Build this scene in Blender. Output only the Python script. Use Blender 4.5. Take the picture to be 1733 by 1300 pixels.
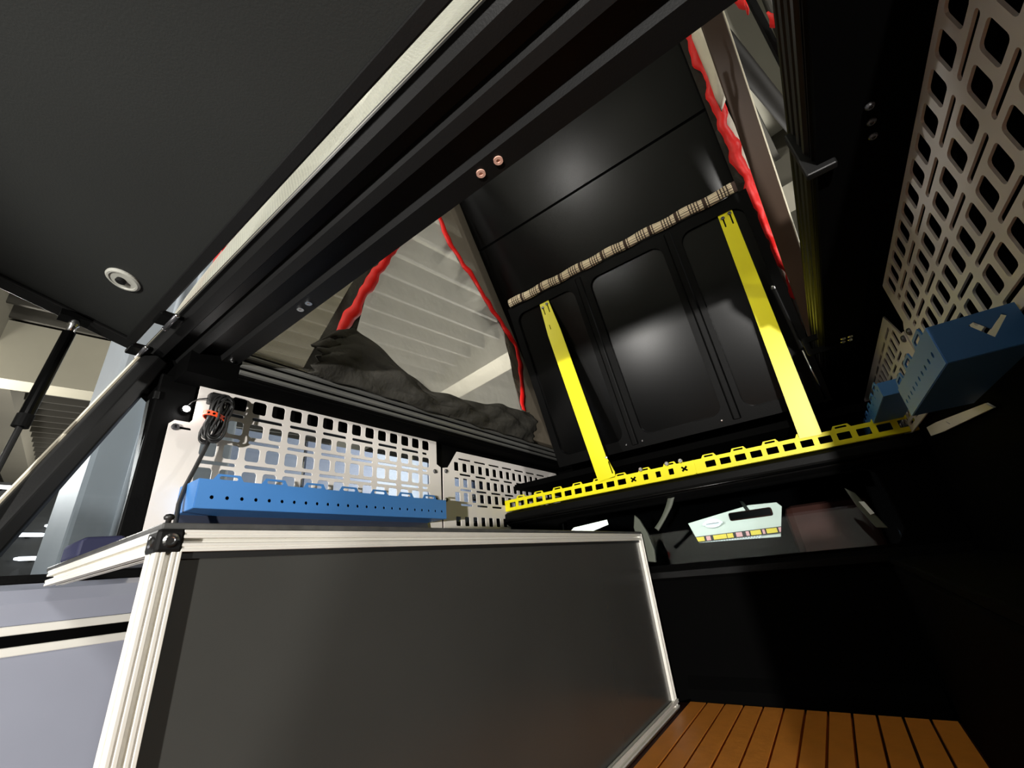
import bpy, bmesh, math, random
from mathutils import Vector, Matrix
random.seed(7)
for o in list(bpy.data.objects): bpy.data.objects.remove(o)
S = bpy.context.scene; C = S.collection
H = 1.35                      # height of the lens above the hall floor; everything is laid out from lens height

# ---------------------------------------------------------------- camera
cam_d = bpy.data.cameras.new('camera'); cam = bpy.data.objects.new('camera', cam_d); C.objects.link(cam)
R_ = Vector((0.80150539, 0.58995036, -0.09771224)); D_ = Vector((-0.31560178, 0.27853648, -0.90709037)); F_ = Vector((-0.50792186, 0.75787598, 0.40943788))
m = Matrix((( R_.x, -D_.x, -F_.x), (R_.y, -D_.y, -F_.y), (R_.z, -D_.z, -F_.z))).to_4x4()
m.translation = Vector((0, 0, H)); cam.matrix_world = m
cam_d.sensor_width = 36; cam_d.sensor_fit = 'HORIZONTAL'; cam_d.lens = 698.18 / 1733 * 36
cam_d.clip_start = 0.02; cam_d.clip_end = 200
S.camera = cam
# ---------------------------------------------------------------- world, exposure
w = bpy.data.worlds.new('world'); S.world = w; w.use_nodes = True
w.node_tree.nodes['Background'].inputs[0].default_value = (0.9, 0.93, 1.0, 1)
w.node_tree.nodes['Background'].inputs[1].default_value = 0.02
S.view_settings.view_transform = 'Standard'; S.view_settings.look = 'None'
S.view_settings.gamma = 1; S.view_settings.use_curve_mapping = False
S.view_settings.exposure = 0.0
# ---------------------------------------------------------------- unseen lights of the hall (light objects; heights from the lens)
def lamp(name, loc, power, radius, color=(1, 0.98, 0.93)):
    d = bpy.data.lights.new(name, 'POINT'); d.energy = power; d.shadow_soft_size = radius; d.color = color
    o = bpy.data.objects.new(name, d); C.objects.link(o); o.location = (loc[0], loc[1], loc[2] + H); return o
for i, (x, y, p) in enumerate([(-4.3, 5.2, 640), (-8.2, -0.8, 520), (3.0, 4.6, 750), (5.5, -1.5, 600), (-2.2, 5.4, 190), (-13, 4, 900)]):  # unseen lights; the one near the booth is added to brighten it
    lamp('hall_fill_light', (x, y, 1.8), p, 0.25)
lamp('hall_fill_light', (-2.0, -1.7, 2.6), 260, 0.25)  # unseen light added to brighten the mesh wall behind the hatch gap
def spot(name, loc, target, power, radius, angle, color=(1, 0.97, 0.92)):
    d = bpy.data.lights.new(name, 'SPOT'); d.energy = power; d.shadow_soft_size = radius; d.color = color
    d.spot_size = math.radians(angle); d.spot_blend = 0.4
    o = bpy.data.objects.new(name, d); C.objects.link(o); o.location = (loc[0], loc[1], loc[2] + H)
    o.rotation_euler = (Vector(target) - Vector(loc)).to_track_quat('-Z', 'Y').to_euler(); return o
spot('flood_light', (0.68, -3.0, -0.17), (-0.60, 1.2, 0.10), 1050, 0.04, 43)
spot('flood_light', (-1.53, -3.2, -0.29), (-0.44, 1.87, 0.98), 300, 0.14, 15)
spot('flood_light', (-1.75, -4.0, 1.04), (-0.5, 1.6, 2.0), 1500, 0.20, 15)

# ================================================================ helpers
def rgb(r, g, b):
    f = lambda c: (c / 255 / 12.92) if c / 255 <= 0.04045 else ((c / 255 + 0.055) / 1.055) ** 2.4
    return (f(r), f(g), f(b), 1)
MATS = {}
def mat(name, col, rough=0.5, metal=0.0, var=0.12, vscale=8, bump=0.0, bscale=60, spec=0.5, coat=0.0):
    if name in MATS: return MATS[name]
    m = bpy.data.materials.new(name); m.use_nodes = True; nt = m.node_tree; b = nt.nodes['Principled BSDF']
    b.inputs['Roughness'].default_value = rough; b.inputs['Metallic'].default_value = metal
    b.inputs['Specular IOR Level'].default_value = spec; b.inputs['Coat Weight'].default_value = coat
    tc = nt.nodes.new('ShaderNodeTexCoord'); n = nt.nodes.new('ShaderNodeTexNoise'); n.inputs['Scale'].default_value = vscale; n.inputs['Detail'].default_value = 4
    nt.links.new(tc.outputs['Object'], n.inputs['Vector'])
    mx = nt.nodes.new('ShaderNodeMix'); mx.data_type = 'RGBA'; nt.links.new(n.outputs['Fac'], mx.inputs['Factor'])
    mx.inputs['A'].default_value = tuple(c * (1 - var) for c in col[:3]) + (1,)
    mx.inputs['B'].default_value = tuple(min(1, c * (1 + var)) for c in col[:3]) + (1,)
    nt.links.new(mx.outputs['Result'], b.inputs['Base Color'])
    if bump > 0:
        n2 = nt.nodes.new('ShaderNodeTexNoise'); n2.inputs['Scale'].default_value = bscale; n2.inputs['Detail'].default_value = 3
        nt.links.new(tc.outputs['Object'], n2.inputs['Vector'])
        bp = nt.nodes.new('ShaderNodeBump'); bp.inputs['Strength'].default_value = bump; bp.inputs['Distance'].default_value = 0.01
        nt.links.new(n2.outputs['Fac'], bp.inputs['Height']); nt.links.new(bp.outputs['Normal'], b.inputs['Normal'])
    MATS[name] = m; return m
def cloth_mat(name, col, transparent, translucent, bump=0.3, grid=None):
    """woven fabric: partly see-through, partly letting light through"""
    m = bpy.data.materials.new(name); m.use_nodes = True; nt = m.node_tree; b = nt.nodes['Principled BSDF']; out = nt.nodes['Material Output']
    b.inputs['Base Color'].default_value = col; b.inputs['Roughness'].default_value = 0.8; b.inputs['Specular IOR Level'].default_value = 0.2
    tc = nt.nodes.new('ShaderNodeTexCoord'); n2 = nt.nodes.new('ShaderNodeTexNoise'); n2.inputs['Scale'].default_value = 9; n2.inputs['Detail'].default_value = 5
    nt.links.new(tc.outputs['Object'], n2.inputs['Vector'])
    bp = nt.nodes.new('ShaderNodeBump'); bp.inputs['Strength'].default_value = bump; bp.inputs['Distance'].default_value = 0.05
    nt.links.new(n2.outputs['Fac'], bp.inputs['Height']); nt.links.new(bp.outputs['Normal'], b.inputs['Normal'])
    tl = nt.nodes.new('ShaderNodeBsdfTranslucent'); tl.inputs[0].default_value = col
    nt.links.new(bp.outputs['Normal'], tl.inputs['Normal'])
    m1 = nt.nodes.new('ShaderNodeMixShader'); m1.inputs[0].default_value = translucent
    nt.links.new(b.outputs[0], m1.inputs[1]); nt.links.new(tl.outputs[0], m1.inputs[2])
    tr = nt.nodes.new('ShaderNodeBsdfTransparent'); m2 = nt.nodes.new('ShaderNodeMixShader'); m2.inputs[0].default_value = transparent
    nt.links.new(m1.outputs[0], m2.inputs[1]); nt.links.new(tr.outputs[0], m2.inputs[2]); nt.links.new(m2.outputs[0], out.inputs[0])
    if grid:
        ck = nt.nodes.new('ShaderNodeTexBrick'); ck.inputs['Scale'].default_value = grid; ck.offset = 0.5
        ck.inputs['Mortar Size'].default_value = 0.10; ck.inputs['Brick Width'].default_value = 0.5; ck.inputs['Row Height'].default_value = 0.5
        ck.inputs['Color1'].default_value = (transparent,) * 3 + (1,); ck.inputs['Color2'].default_value = (transparent,) * 3 + (1,)
        ck.inputs['Mortar'].default_value = (0.0, 0.0, 0.0, 1)
        mp = nt.nodes.new('ShaderNodeMapping'); mp.inputs['Rotation'].default_value = (math.pi / 2, 0, 0)
        nt.links.new(tc.outputs['Object'], mp.inputs['Vector']); nt.links.new(mp.outputs[0], ck.inputs['Vector'])
        nt.links.new(ck.outputs['Color'], m2.inputs[0])
    MATS[name] = m; return m
def emit_mat(name, col, strength):
    m = bpy.data.materials.new(name); m.use_nodes = True; nt = m.node_tree; b = nt.nodes['Principled BSDF']
    b.inputs['Base Color'].default_value = col; b.inputs['Emission Color'].default_value = col; b.inputs['Emission Strength'].default_value = strength
    MATS[name] = m; return m
def glass_mat(name, tint=(0.75, 0.8, 0.85, 1), fac=0.92):
    m = bpy.data.materials.new(name); m.use_nodes = True; nt = m.node_tree; out = nt.nodes['Material Output']
    nt.nodes.remove(nt.nodes['Principled BSDF'])
    g = nt.nodes.new('ShaderNodeBsdfGlossy'); g.inputs['Roughness'].default_value = 0.04; g.inputs[0].default_value = (0.9, 0.93, 1, 1)
    t = nt.nodes.new('ShaderNodeBsdfTransparent'); t.inputs[0].default_value = tint
    fr = nt.nodes.new('ShaderNodeFresnel'); fr.inputs[0].default_value = 1.3
    mx = nt.nodes.new('ShaderNodeMixShader'); nt.links.new(fr.outputs[0], mx.inputs[0]); nt.links.new(t.outputs[0], mx.inputs[1]); nt.links.new(g.outputs[0], mx.inputs[2])
    nt.links.new(mx.outputs[0], out.inputs[0]); MATS[name] = m; return m
def plaid_mat(name):
    m = bpy.data.materials.new(name); m.use_nodes = True; nt = m.node_tree; b = nt.nodes['Principled BSDF']; b.inputs['Roughness'].default_value = 0.85
    tc = nt.nodes.new('ShaderNodeTexCoord'); sp = nt.nodes.new('ShaderNodeSeparateXYZ'); nt.links.new(tc.outputs['Object'], sp.inputs[0])
    def band(src, freq, lo, hi, off=0.0):
        a = nt.nodes.new('ShaderNodeMath'); a.operation = 'MULTIPLY_ADD'; a.inputs[1].default_value = freq; a.inputs[2].default_value = off; nt.links.new(src, a.inputs[0])
        f = nt.nodes.new('ShaderNodeMath'); f.operation = 'FRACT'; nt.links.new(a.outputs[0], f.inputs[0])
        g = nt.nodes.new('ShaderNodeMath'); g.operation = 'COMPARE'; g.inputs[1].default_value = (lo + hi) / 2; g.inputs[2].default_value = (hi - lo) / 2; nt.links.new(f.outputs[0], g.inputs[0]); return g.outputs[0]
    bands = [band(sp.outputs['X'], 8.0, lo, hi) for lo, hi in ((0.0, 0.12), (0.16, 0.20), (0.52, 0.56), (0.62, 0.66), (0.72, 0.76), (0.82, 0.86))] + [band(sp.outputs['Z'], 60.0, 0.0, 0.16), band(sp.outputs['Z'], 60.0, 0.5, 0.6)]
    cur = None
    for s in bands:
        if cur is None: cur = s; continue
        a = nt.nodes.new('ShaderNodeMath'); a.operation = 'MAXIMUM'; nt.links.new(cur, a.inputs[0]); nt.links.new(s, a.inputs[1]); cur = a.outputs[0]
    mx = nt.nodes.new('ShaderNodeMix'); mx.data_type = 'RGBA'; nt.links.new(cur, mx.inputs['Factor'])
    mx.inputs['A'].default_value = rgb(240, 222, 190); mx.inputs['B'].default_value = rgb(60, 42, 32); nt.links.new(mx.outputs['Result'], b.inputs['Base Color'])
    MATS[name] = m; return m

K = mat('black_paint', (0.0026, 0.0026, 0.0026, 1), 0.45, var=0.2, bump=0.05, bscale=220, spec=0.07)
KG = mat('black_gloss', (0.0012, 0.0012, 0.0012, 1), 0.23, var=0.15, spec=0.16)
KM = mat('black_matte', (0.0012, 0.0012, 0.0012, 1), 0.9, var=0.2, spec=0.03)
K2 = mat('charcoal_paint', (0.006, 0.006, 0.006, 1), 0.45, var=0.15, bump=0.04, bscale=300, spec=0.2)
HATCH = mat('hatch_liner', (0.0125, 0.0135, 0.0125, 1), 0.62, var=0.12, vscale=3, bump=0.06, bscale=300, spec=0.3)
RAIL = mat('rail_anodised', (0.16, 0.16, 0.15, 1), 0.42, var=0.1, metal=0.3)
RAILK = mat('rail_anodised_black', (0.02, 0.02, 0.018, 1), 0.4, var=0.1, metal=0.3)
EDGEM = mat('worktop_edge', (0.07, 0.07, 0.068, 1), 0.35, var=0.5, vscale=40)
WHITE = mat('white_powder_coat', rgb(228, 222, 216), 0.42, var=0.04, vscale=5)
YEL = mat('yellow_powder_coat', (0.80, 0.72, 0.0, 1), 0.40, var=0.04, vscale=6)
BLUE = mat('blue_powder_coat', (0.055, 0.20, 0.50, 1), 0.42, var=0.08, vscale=6)
ALU = mat('aluminium', rgb(232, 229, 220), 0.40, metal=0.2, var=0.05, vscale=30)
ALUD = mat('aluminium_slot', rgb(120, 116, 108), 0.5, metal=0.5, var=0.05)
CHROME = mat('bright_steel', (0.8, 0.8, 0.8, 1), 0.2, metal=1.0, var=0.05)
STEEL = mat('dark_steel', (0.16, 0.16, 0.17, 1), 0.35, metal=0.8, var=0.1)
PANEL = mat('cabinet_panel', (0.050, 0.050, 0.046, 1), 0.24, var=0.15, vscale=4, spec=0.6)
BED = mat('truck_paint_grey_blue', rgb(146, 149, 162), 0.22, var=0.05, coat=0.4)
TEAK = mat('teak', rgb(230, 144, 54), 0.5, var=0.16, vscale=14, bump=0.08, bscale=40)
TEAKJ = mat('joint_compound', rgb(60, 16, 14), 0.7, var=0.1)
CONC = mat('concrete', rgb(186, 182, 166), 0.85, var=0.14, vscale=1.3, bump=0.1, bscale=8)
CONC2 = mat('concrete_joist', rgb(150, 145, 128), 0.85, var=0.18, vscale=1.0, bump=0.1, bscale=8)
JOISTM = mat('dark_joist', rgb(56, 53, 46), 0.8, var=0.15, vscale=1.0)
FLOORM = mat('hall_concrete_floor', rgb(130, 130, 128), 0.45, var=0.1, vscale=0.8)
COLM = mat('painted_column', rgb(178, 186, 194), 0.55, var=0.1, vscale=4)
RED = mat('red_zip_tape', (0.85, 0.012, 0.010, 1), 0.5, var=0.12, vscale=20, bump=0.2, bscale=40)
NAVY = mat('navy_cloth', (0.012, 0.014, 0.05, 1), 0.7, var=0.15)
RUB = mat('rubber', (0.012, 0.012, 0.012, 1), 0.45, var=0.1)
ORANGE = mat('orange_rubber', rgb(238, 74, 24), 0.5, var=0.08)
BROWN = mat('brown_leather', rgb(66, 26, 10), 0.75, var=0.25, vscale=9)
GREYT = mat('grey_trim', rgb(78, 83, 72), 0.6, var=0.15)
PINKW = mat('washer_nylon', rgb(214, 168, 150), 0.4, var=0.05)
PALET = mat('pale_trim', rgb(214, 206, 184), 0.5, var=0.05)  # pale tone also carries the painted edge highlights
BOARD = mat('booth_board', rgb(205, 212, 196), 0.7, var=0.05)
BOOTHW = mat('booth_white', rgb(240, 246, 244), 0.6, var=0.03)
BOOTHY = mat('booth_yellow', rgb(232, 208, 70), 0.6, var=0.05)
BOOTHP = mat('booth_pink', rgb(226, 170, 164), 0.6, var=0.05)
BOOTHK = mat('booth_black', rgb(40, 40, 38), 0.6, var=0.05)
DUCTM = mat('duct_metal', rgb(120, 120, 112), 0.5, metal=0.4, var=0.1, vscale=2)
PIPEM = mat('dark_pipe', rgb(36, 33, 29), 0.6, var=0.1)
BROWNARM = mat('bronze_anodised', (0.045, 0.026, 0.016, 1), 0.4, var=0.1)
MESHW = cloth_mat('window_mesh', rgb(226, 222, 208), 0.62, 0.65)
MESHS = cloth_mat('side_mesh', rgb(170, 162, 136), 0.68, 0.6)
MESHR = cloth_mat('rear_mesh', rgb(236, 236, 220), 0.24, 0.5, bump=0.5, grid=60)
CLOTHG = cloth_mat('tent_canvas_grey', rgb(96, 88, 76), 0.12, 0.5)
CLOTHK = cloth_mat('tent_canvas_black', rgb(62, 60, 55), 0.0, 0.3, bump=0.5)
CLOTHW = cloth_mat('tent_canvas_pale', rgb(225, 220, 205), 0.0, 0.35, bump=0.4)
GLASS = glass_mat('window_glass', (0.9, 0.93, 0.95, 1))
PLAID = plaid_mat('plaid_fabric')
LEDM = emit_mat('led_white', (1, 0.98, 0.95, 1), 60)
GLOWM = emit_mat('tube_glow', (0.95, 0.97, 1, 1), 4)

# ---------------------------------------------------------------- geometry collectors
class MB:
    def __init__(s): s.v = []; s.f = []
    def box(s, x0, x1, y0, y1, z0, z1):
        b = len(s.v)
        s.v += [(x, y, z) for z in (z0, z1) for y in (y0, y1) for x in (x0, x1)]
        s.f += [tuple(b + i for i in q) for q in ((0, 2, 3, 1), (4, 5, 7, 6), (0, 1, 5, 4), (2, 6, 7, 3), (0, 4, 6, 2), (1, 3, 7, 5))]; return s
    def obox(s, o, a, b, c):
        """box at corner o with edge vectors a, b, c"""
        o, a, b, c = Vector(o), Vector(a), Vector(b), Vector(c); k = len(s.v)
        s.v += [tuple(o + i * a + j * b + l * c) for l in (0, 1) for j in (0, 1) for i in (0, 1)]
        s.f += [tuple(k + i for i in q) for q in ((0, 2, 3, 1), (4, 5, 7, 6), (0, 1, 5, 4), (2, 6, 7, 3), (0, 4, 6, 2), (1, 3, 7, 5))]; return s
    def prism(s, poly, p0, p1, u, v):
        """polygon (a,b) in the u,v plane swept from p0 to p1"""
        p0, p1, u, v = Vector(p0), Vector(p1), Vector(u), Vector(v); k = len(s.v); n = len(poly)
        for p in (p0, p1): s.v += [tuple(p + a * u + b * v) for a, b in poly]
        s.f += [(k + i, k + (i + 1) % n, k + n + (i + 1) % n, k + n + i) for i in range(n)]
        s.f += [tuple(k + i for i in reversed(range(n))), tuple(k + n + i for i in range(n))]; return s
    def tube(s, pts, r, n=8, closed=False):
        pts = [Vector(p) for p in pts]; N = len(pts); k = len(s.v); rr = r if isinstance(r, (list, tuple)) else [r] * N
        up = None
        for i, p in enumerate(pts):
            t = (pts[(i + 1) % N] - pts[i - 1]) if closed else (pts[min(i + 1, N - 1)] - pts[max(i - 1, 0)])
            t.normalize()
            if up is None: up = t.orthogonal().normalized()
            up = (up - t * up.dot(t)); up = up.normalized() if up.length > 1e-6 else t.orthogonal().normalized()
            w_ = t.cross(up)
            s.v += [tuple(p + rr[i] * (math.cos(2 * math.pi * j / n) * up + math.sin(2 * math.pi * j / n) * w_)) for j in range(n)]
        for i in range(N if closed else N - 1):
            a, b = k + i * n, k + ((i + 1) % N) * n
            s.f += [(a + j, a + (j + 1) % n, b + (j + 1) % n, b + j) for j in range(n)]
        if not closed: s.f += [tuple(k + j for j in reversed(range(n))), tuple(k + (N - 1) * n + j for j in range(n))]
        return s
    def lathe(s, prof, o, axis, n=24):
        """prof: (radius, height) list"""
        o, ax = Vector(o), Vector(axis).normalized(); u = ax.orthogonal().normalized(); v = ax.cross(u); k = len(s.v); N = len(prof)
        for r, h in prof: s.v += [tuple(o + ax * h + max(r, 1e-5) * (math.cos(2 * math.pi * j / n) * u + math.sin(2 * math.pi * j / n) * v)) for j in range(n)]
        for i in range(N - 1):
            a, b = k + i * n, k + (i + 1) * n
            s.f += [(a + j, a + (j + 1) % n, b + (j + 1) % n, b + j) for j in range(n)]
        s.f += [tuple(k + j for j in reversed(range(n))), tuple(k + (N - 1) * n + j for j in range(n))]; return s
    def grid(s, fn, nu, nv):
        k = len(s.v)
        s.v += [tuple(fn(i / nu, j / nv)) for j in range(nv + 1) for i in range(nu + 1)]
        s.f += [(k + j * (nu + 1) + i, k + j * (nu + 1) + i + 1, k + (j + 1) * (nu + 1) + i + 1, k + (j + 1) * (nu + 1) + i) for j in range(nv) for i in range(nu)]; return s
    def mesh(s, name):
        me = bpy.data.meshes.new(name); me.from_pydata(s.v, [], s.f); me.update()
        bm = bmesh.new(); bm.from_mesh(me); bmesh.ops.recalc_face_normals(bm, faces=bm.faces); bm.to_mesh(me); bm.free(); return me
def rr(cx, cy, w_, h_, r, n=3):
    r = min(r, w_ / 2 - 1e-4, h_ / 2 - 1e-4); P = []
    for qx, qy, a0 in ((1, 1, 0), (-1, 1, 90), (-1, -1, 180), (1, -1, 270)):
        for i in range(n + 1):
            a = math.radians(a0 + 90 * i / n); P.append((cx + qx * (w_ / 2 - r) + r * math.cos(a), cy + qy * (h_ / 2 - r) + r * math.sin(a)))
    return P
def plate_mesh(name, loops, th, O, A, B):
    """flat plate with cut-outs: loops[0] outline, the others holes; (a,b) -> O + a*A + b*B, thickness th along A x B"""
    cu = bpy.data.curves.new('t', 'CURVE'); cu.dimensions = '2D'; cu.fill_mode = 'BOTH'; cu.extrude = th / 2
    for lp in loops:
        sp = cu.splines.new('POLY'); sp.points.add(len(lp) - 1); sp.use_cyclic_u = True
        for p, (a, b) in zip(sp.points, lp): p.co = (a, b, 0, 1)
    ob = bpy.data.objects.new('t', cu); me = bpy.data.meshes.new_from_object(ob); bpy.data.objects.remove(ob); bpy.data.curves.remove(cu)
    me.name = name; O, A, B = Vector(O), Vector(A), Vector(B); N = A.cross(B)
    M4 = Matrix(((A.x, B.x, N.x, O.x), (A.y, B.y, N.y, O.y), (A.z, B.z, N.z, O.z), (0, 0, 0, 1))); me.transform(M4)
    for p in me.polygons: p.use_smooth = False
    me.materials.clear(); return me
# ---------------------------------------------------------------- objects
def tag(o, label=None, cat=None, group=None, kind=None):
    if label: o['label'] = label
    if cat: o['category'] = cat
    if group: o['group'] = group
    if kind: o['kind'] = kind
    return o
def thing(name, base, label, cat, group=None):
    o = bpy.data.objects.new(name, None); o.empty_display_size = 0.05; C.objects.link(o)
    o.location = Vector(base) + Vector((0, 0, H)); return tag(o, label, cat, group)
def obj(name, mesh, material, parent=None, smooth=False, bevel=0.0):
    """mesh holds coordinates measured from the lens position; parts keep them, top-level meshes get their origin at their base"""
    me = mesh.mesh(name) if isinstance(mesh, MB) else mesh
    me.name = name
    if material and len(me.materials) == 0: me.materials.append(material)
    if smooth:
        for p in me.polygons: p.use_smooth = True
    o = bpy.data.objects.new(name, me); C.objects.link(o)
    if parent is None:
        xs = [v.co.x for v in me.vertices]; ys = [v.co.y for v in me.vertices]; zs = [v.co.z for v in me.vertices]
        b = Vector(((min(xs) + max(xs)) / 2, (min(ys) + max(ys)) / 2, min(zs)))
        me.transform(Matrix.Translation(-b)); o.location = b + Vector((0, 0, H)); o['off'] = (b.x, b.y, b.z)
    else:
        o.parent = parent; g = parent.parent
        if parent.type == 'EMPTY' and g is None: o.location = -(parent.location - Vector((0, 0, H)))
        elif g is None and 'off' in parent: o.location = -Vector(parent['off'])
    if bevel:
        md = o.modifiers.new('bevel', 'BEVEL'); md.width = bevel; md.segments = 2; md.limit_method = 'ANGLE'; md.angle_limit = math.radians(40)
    return o
def struct(name, mesh, material, **k):
    return tag(obj(name, mesh, material, **k), kind='structure')
def screw(parent, p, axis, r=0.008, name='bolt', m=None):
    a = Vector(axis).normalized()
    b = obj(name, MB().lathe([(r, 0), (r, r * 0.35), (r * 0.75, r * 0.7), (0.45 * r, r * 0.72), (0.4 * r, r * 0.3), (0.0, r * 0.3)], p, a, 12), m or CHROME, parent)
    return b
X, Y, Z = Vector((1, 0, 0)), Vector((0, 1, 0)), Vector((0, 0, 1))
XL, XR = -1.43, 0.345      # inner faces of the camper's side walls

# ================================================================ SETTING: the hall
struct('hall_floor', MB().box(-26, 18, -16, 26, -H - 0.1, -H), FLOORM)
ce = struct('ceiling', MB().box(-26, 18, -16, 26, 4.15, 4.4), CONC)
ya = math.radians(80); ad = Vector((math.cos(ya), math.sin(ya), 0)); ac = Vector((math.sin(ya), -math.cos(ya), 0))
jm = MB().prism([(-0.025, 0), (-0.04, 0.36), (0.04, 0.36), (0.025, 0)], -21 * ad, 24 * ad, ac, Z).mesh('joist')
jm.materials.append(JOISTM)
for i in range(-48, 40):
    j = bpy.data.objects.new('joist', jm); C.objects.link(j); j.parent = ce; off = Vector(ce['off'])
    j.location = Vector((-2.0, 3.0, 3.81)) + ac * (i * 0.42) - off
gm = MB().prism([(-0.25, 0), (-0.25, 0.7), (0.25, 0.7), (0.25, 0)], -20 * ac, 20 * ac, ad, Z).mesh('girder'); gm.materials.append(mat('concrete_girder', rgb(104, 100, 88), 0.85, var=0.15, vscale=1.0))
for i in (-1, 0, 1, 2):
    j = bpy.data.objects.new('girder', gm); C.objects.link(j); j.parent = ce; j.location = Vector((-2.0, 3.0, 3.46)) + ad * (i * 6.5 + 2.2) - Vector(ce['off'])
struct('wall_hall_left', MB().box(-26.2, -26, -16, 26, -H, 4.4), CONC)
struct('wall_hall_right', MB().box(18, 18.2, -16, 26, -H, 4.4), CONC)
struct('wall_hall_front', MB().box(-26, 18, 26, 26.2, -H, 4.4), CONC)
struct('wall_hall_back', MB().box(-26, 18, -16.2, -16, -H, 4.4), CONC)

# ================================================================ SETTING: camper shell and truck bed
fl = struct('floor', MB().box(-1.40, 0.34, -0.35, 1.92, -0.545, -0.522), TEAKJ)
n_pl = 12; x0 = -0.622; pw = (0.120 - x0) / n_pl
pm = MB().box(0, pw - 0.007, 0, 2.2, 0, 0.016).mesh('plank'); pm.materials.append(TEAK)
for i in range(n_pl):
    p = bpy.data.objects.new('plank', pm); C.objects.link(p); p.parent = fl
    p.location = Vector((x0 + i * pw + 0.003, -0.32, -0.5235 + random.uniform(0, 0.0012))) - Vector(fl['off'])
# left wall: rear slant, triangular window, long windows behind the panels  (a = Y, b = Z)
wl_out = [(-0.02, -0.12), (0.305, 0.70), (2.62, 0.70), (2.62, 0.20), (1.95, 0.20), (1.95, 0.06)]
tri = [(0.105, 0.085), (0.262, 0.545), (0.278, 0.552), (0.292, 0.54), (0.318, 0.085)]
win1 = rr(0.905, 0.336, 0.98, 0.42, 0.04); win2 = rr(2.02, 0.345, 1.02, 0.22, 0.04)
wl = struct('wall_left', plate_mesh('w', [wl_out + [(0.0, 0.06)][:0], tri, win1, win2], 0.03, (XL - 0.015, 0, 0), Y, Z), K)
struct('window_1', MB().box(XL - 0.018, XL - 0.013, 0.40, 1.41, 0.11, 0.56), GLASS)
struct('window_2', MB().box(XL - 0.018, XL - 0.013, 1.50, 2.54, 0.22, 0.46), GLASS)
struct('window_3', MB().prism([(0.09, 0.07), (0.27, 0.57), (0.30, 0.57), (0.33, 0.07)], (XL - 0.018, 0, 0), (XL - 0.013, 0, 0), Y, Z), GLASS)
wr_out = [(-0.02, -0.545), (-0.02, -0.12), (0.305, 0.70), (2.62, 0.70), (2.62, 0.20), (1.95, 0.20), (1.95, -0.545)]
struct('wall_right', plate_mesh('w', [wr_out], 0.03, (XR + 0.015, 0, 0), Y, Z), KM)
struct('trim_3', MB().box(0.27, 0.375, 0.30, 2.62, 0.605, 0.725), KM)
# truck bed: left side with utility track, black box along the right, front bulkhead
bs = thing('truck_bed', (-1.34, 0.8, -0.54), 'glossy grey-blue truck bed side below the triangular window', 'truck bed')
obj('side_panel', MB().prism([(-1.33, -0.54), (-1.33, 0.035), (-1.345, 0.060), (-1.37, 0.072), (-1.42, 0.076), (-1.42, -0.54)], (0, -0.30, 0), (0, 1.90, 0), X, Z), BED, bs, bevel=0.004)
for z in (-0.012, -0.048):
    obj('track_flange', MB().box(-1.336, -1.318, -0.30, 1.88, z - 0.008, z + 0.008), ALU, bs, bevel=0.002)
obj('track_slot', MB().box(-1.334, -1.327, -0.30, 1.88, -0.040, -0.020), KM, bs)
sill = struct('trim_1', MB().box(-1.44, -1.405, -0.05, 1.9, 0.076, 0.092), K)
bx = thing('black_locker', (0.23, 0.8, -0.52), 'plain black locker along the right edge of the teak floor', 'locker')
obj('body', MB().box(0.122, 0.34, -0.30, 1.88, -0.522, -0.10), KM, bx, bevel=0.01)
obj('lid', MB().box(0.118, 0.342, -0.30, 1.885, -0.098, -0.08), KM, bx, bevel=0.004)
wf_out = [(-1.44, -0.545), (-1.44, 0.28), (0.36, 0.28), (0.36, -0.545)]
opening = [(-1.12, -0.045), (-1.10, 0.19), (-1.02, 0.205), (0.16, 0.205), (0.19, 0.19), (0.20, 0.0), (0.17, -0.045)]
wf = struct('wall_front', plate_mesh('w', [wf_out, opening], 0.04, (0, 1.945, 0), X, Z), KM)
obj('sill_ridge', MB().prism([(0, 0), (-0.022, 0.012), (-0.022, 0.035), (0, 0.05)], (-1.40, 1.925, -0.105), (0.33, 1.925, -0.105), Y, Z), K, wf)
obj('sill_ridge', MB().prism([(0, 0), (-0.035, 0.006), (-0.035, 0.05), (0, 0.085)], (-0.62, 1.925, -0.52), (0.115, 1.925, -0.52), Y, Z), KM, wf)
struct('window_4', MB().prism([(0.0, 0.0), (0.004, 0.0), (0.114, 0.28), (0.110, 0.28)], (-1.2, 1.968, -0.06), (0.25, 1.968, -0.06), Y, Z), GLASS)
# black header under the yellow bar and the cab-over platform behind it
hd = thing('front_header', (-0.53, 1.9, 0.21), 'black header beam below the yellow crossbar above the cab window', 'beam')
obj('beam', MB().prism([(0, 0), (-0.035, 0.012), (-0.045, 0.035), (-0.045, 0.062), (-0.02, 0.075), (0.02, 0.08), (0.06, 0.08), (0.06, 0)], (-1.42, 1.925, 0.215), (0.34, 1.925, 0.215), Y, Z), K, hd, bevel=0.003)
obj('lip', MB().tube([(-1.40, 1.885, 0.238), (0.33, 1.885, 0.238)], 0.006), KG, hd, smooth=True)
struct('trim_2', MB().box(-1.43, 0.345, 1.93, 2.62, 0.27, 0.29), KM)
struct('wall_overcab', MB().box(-1.43, 0.345, 2.60, 2.63, 0.29, 0.66), KM)

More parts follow.
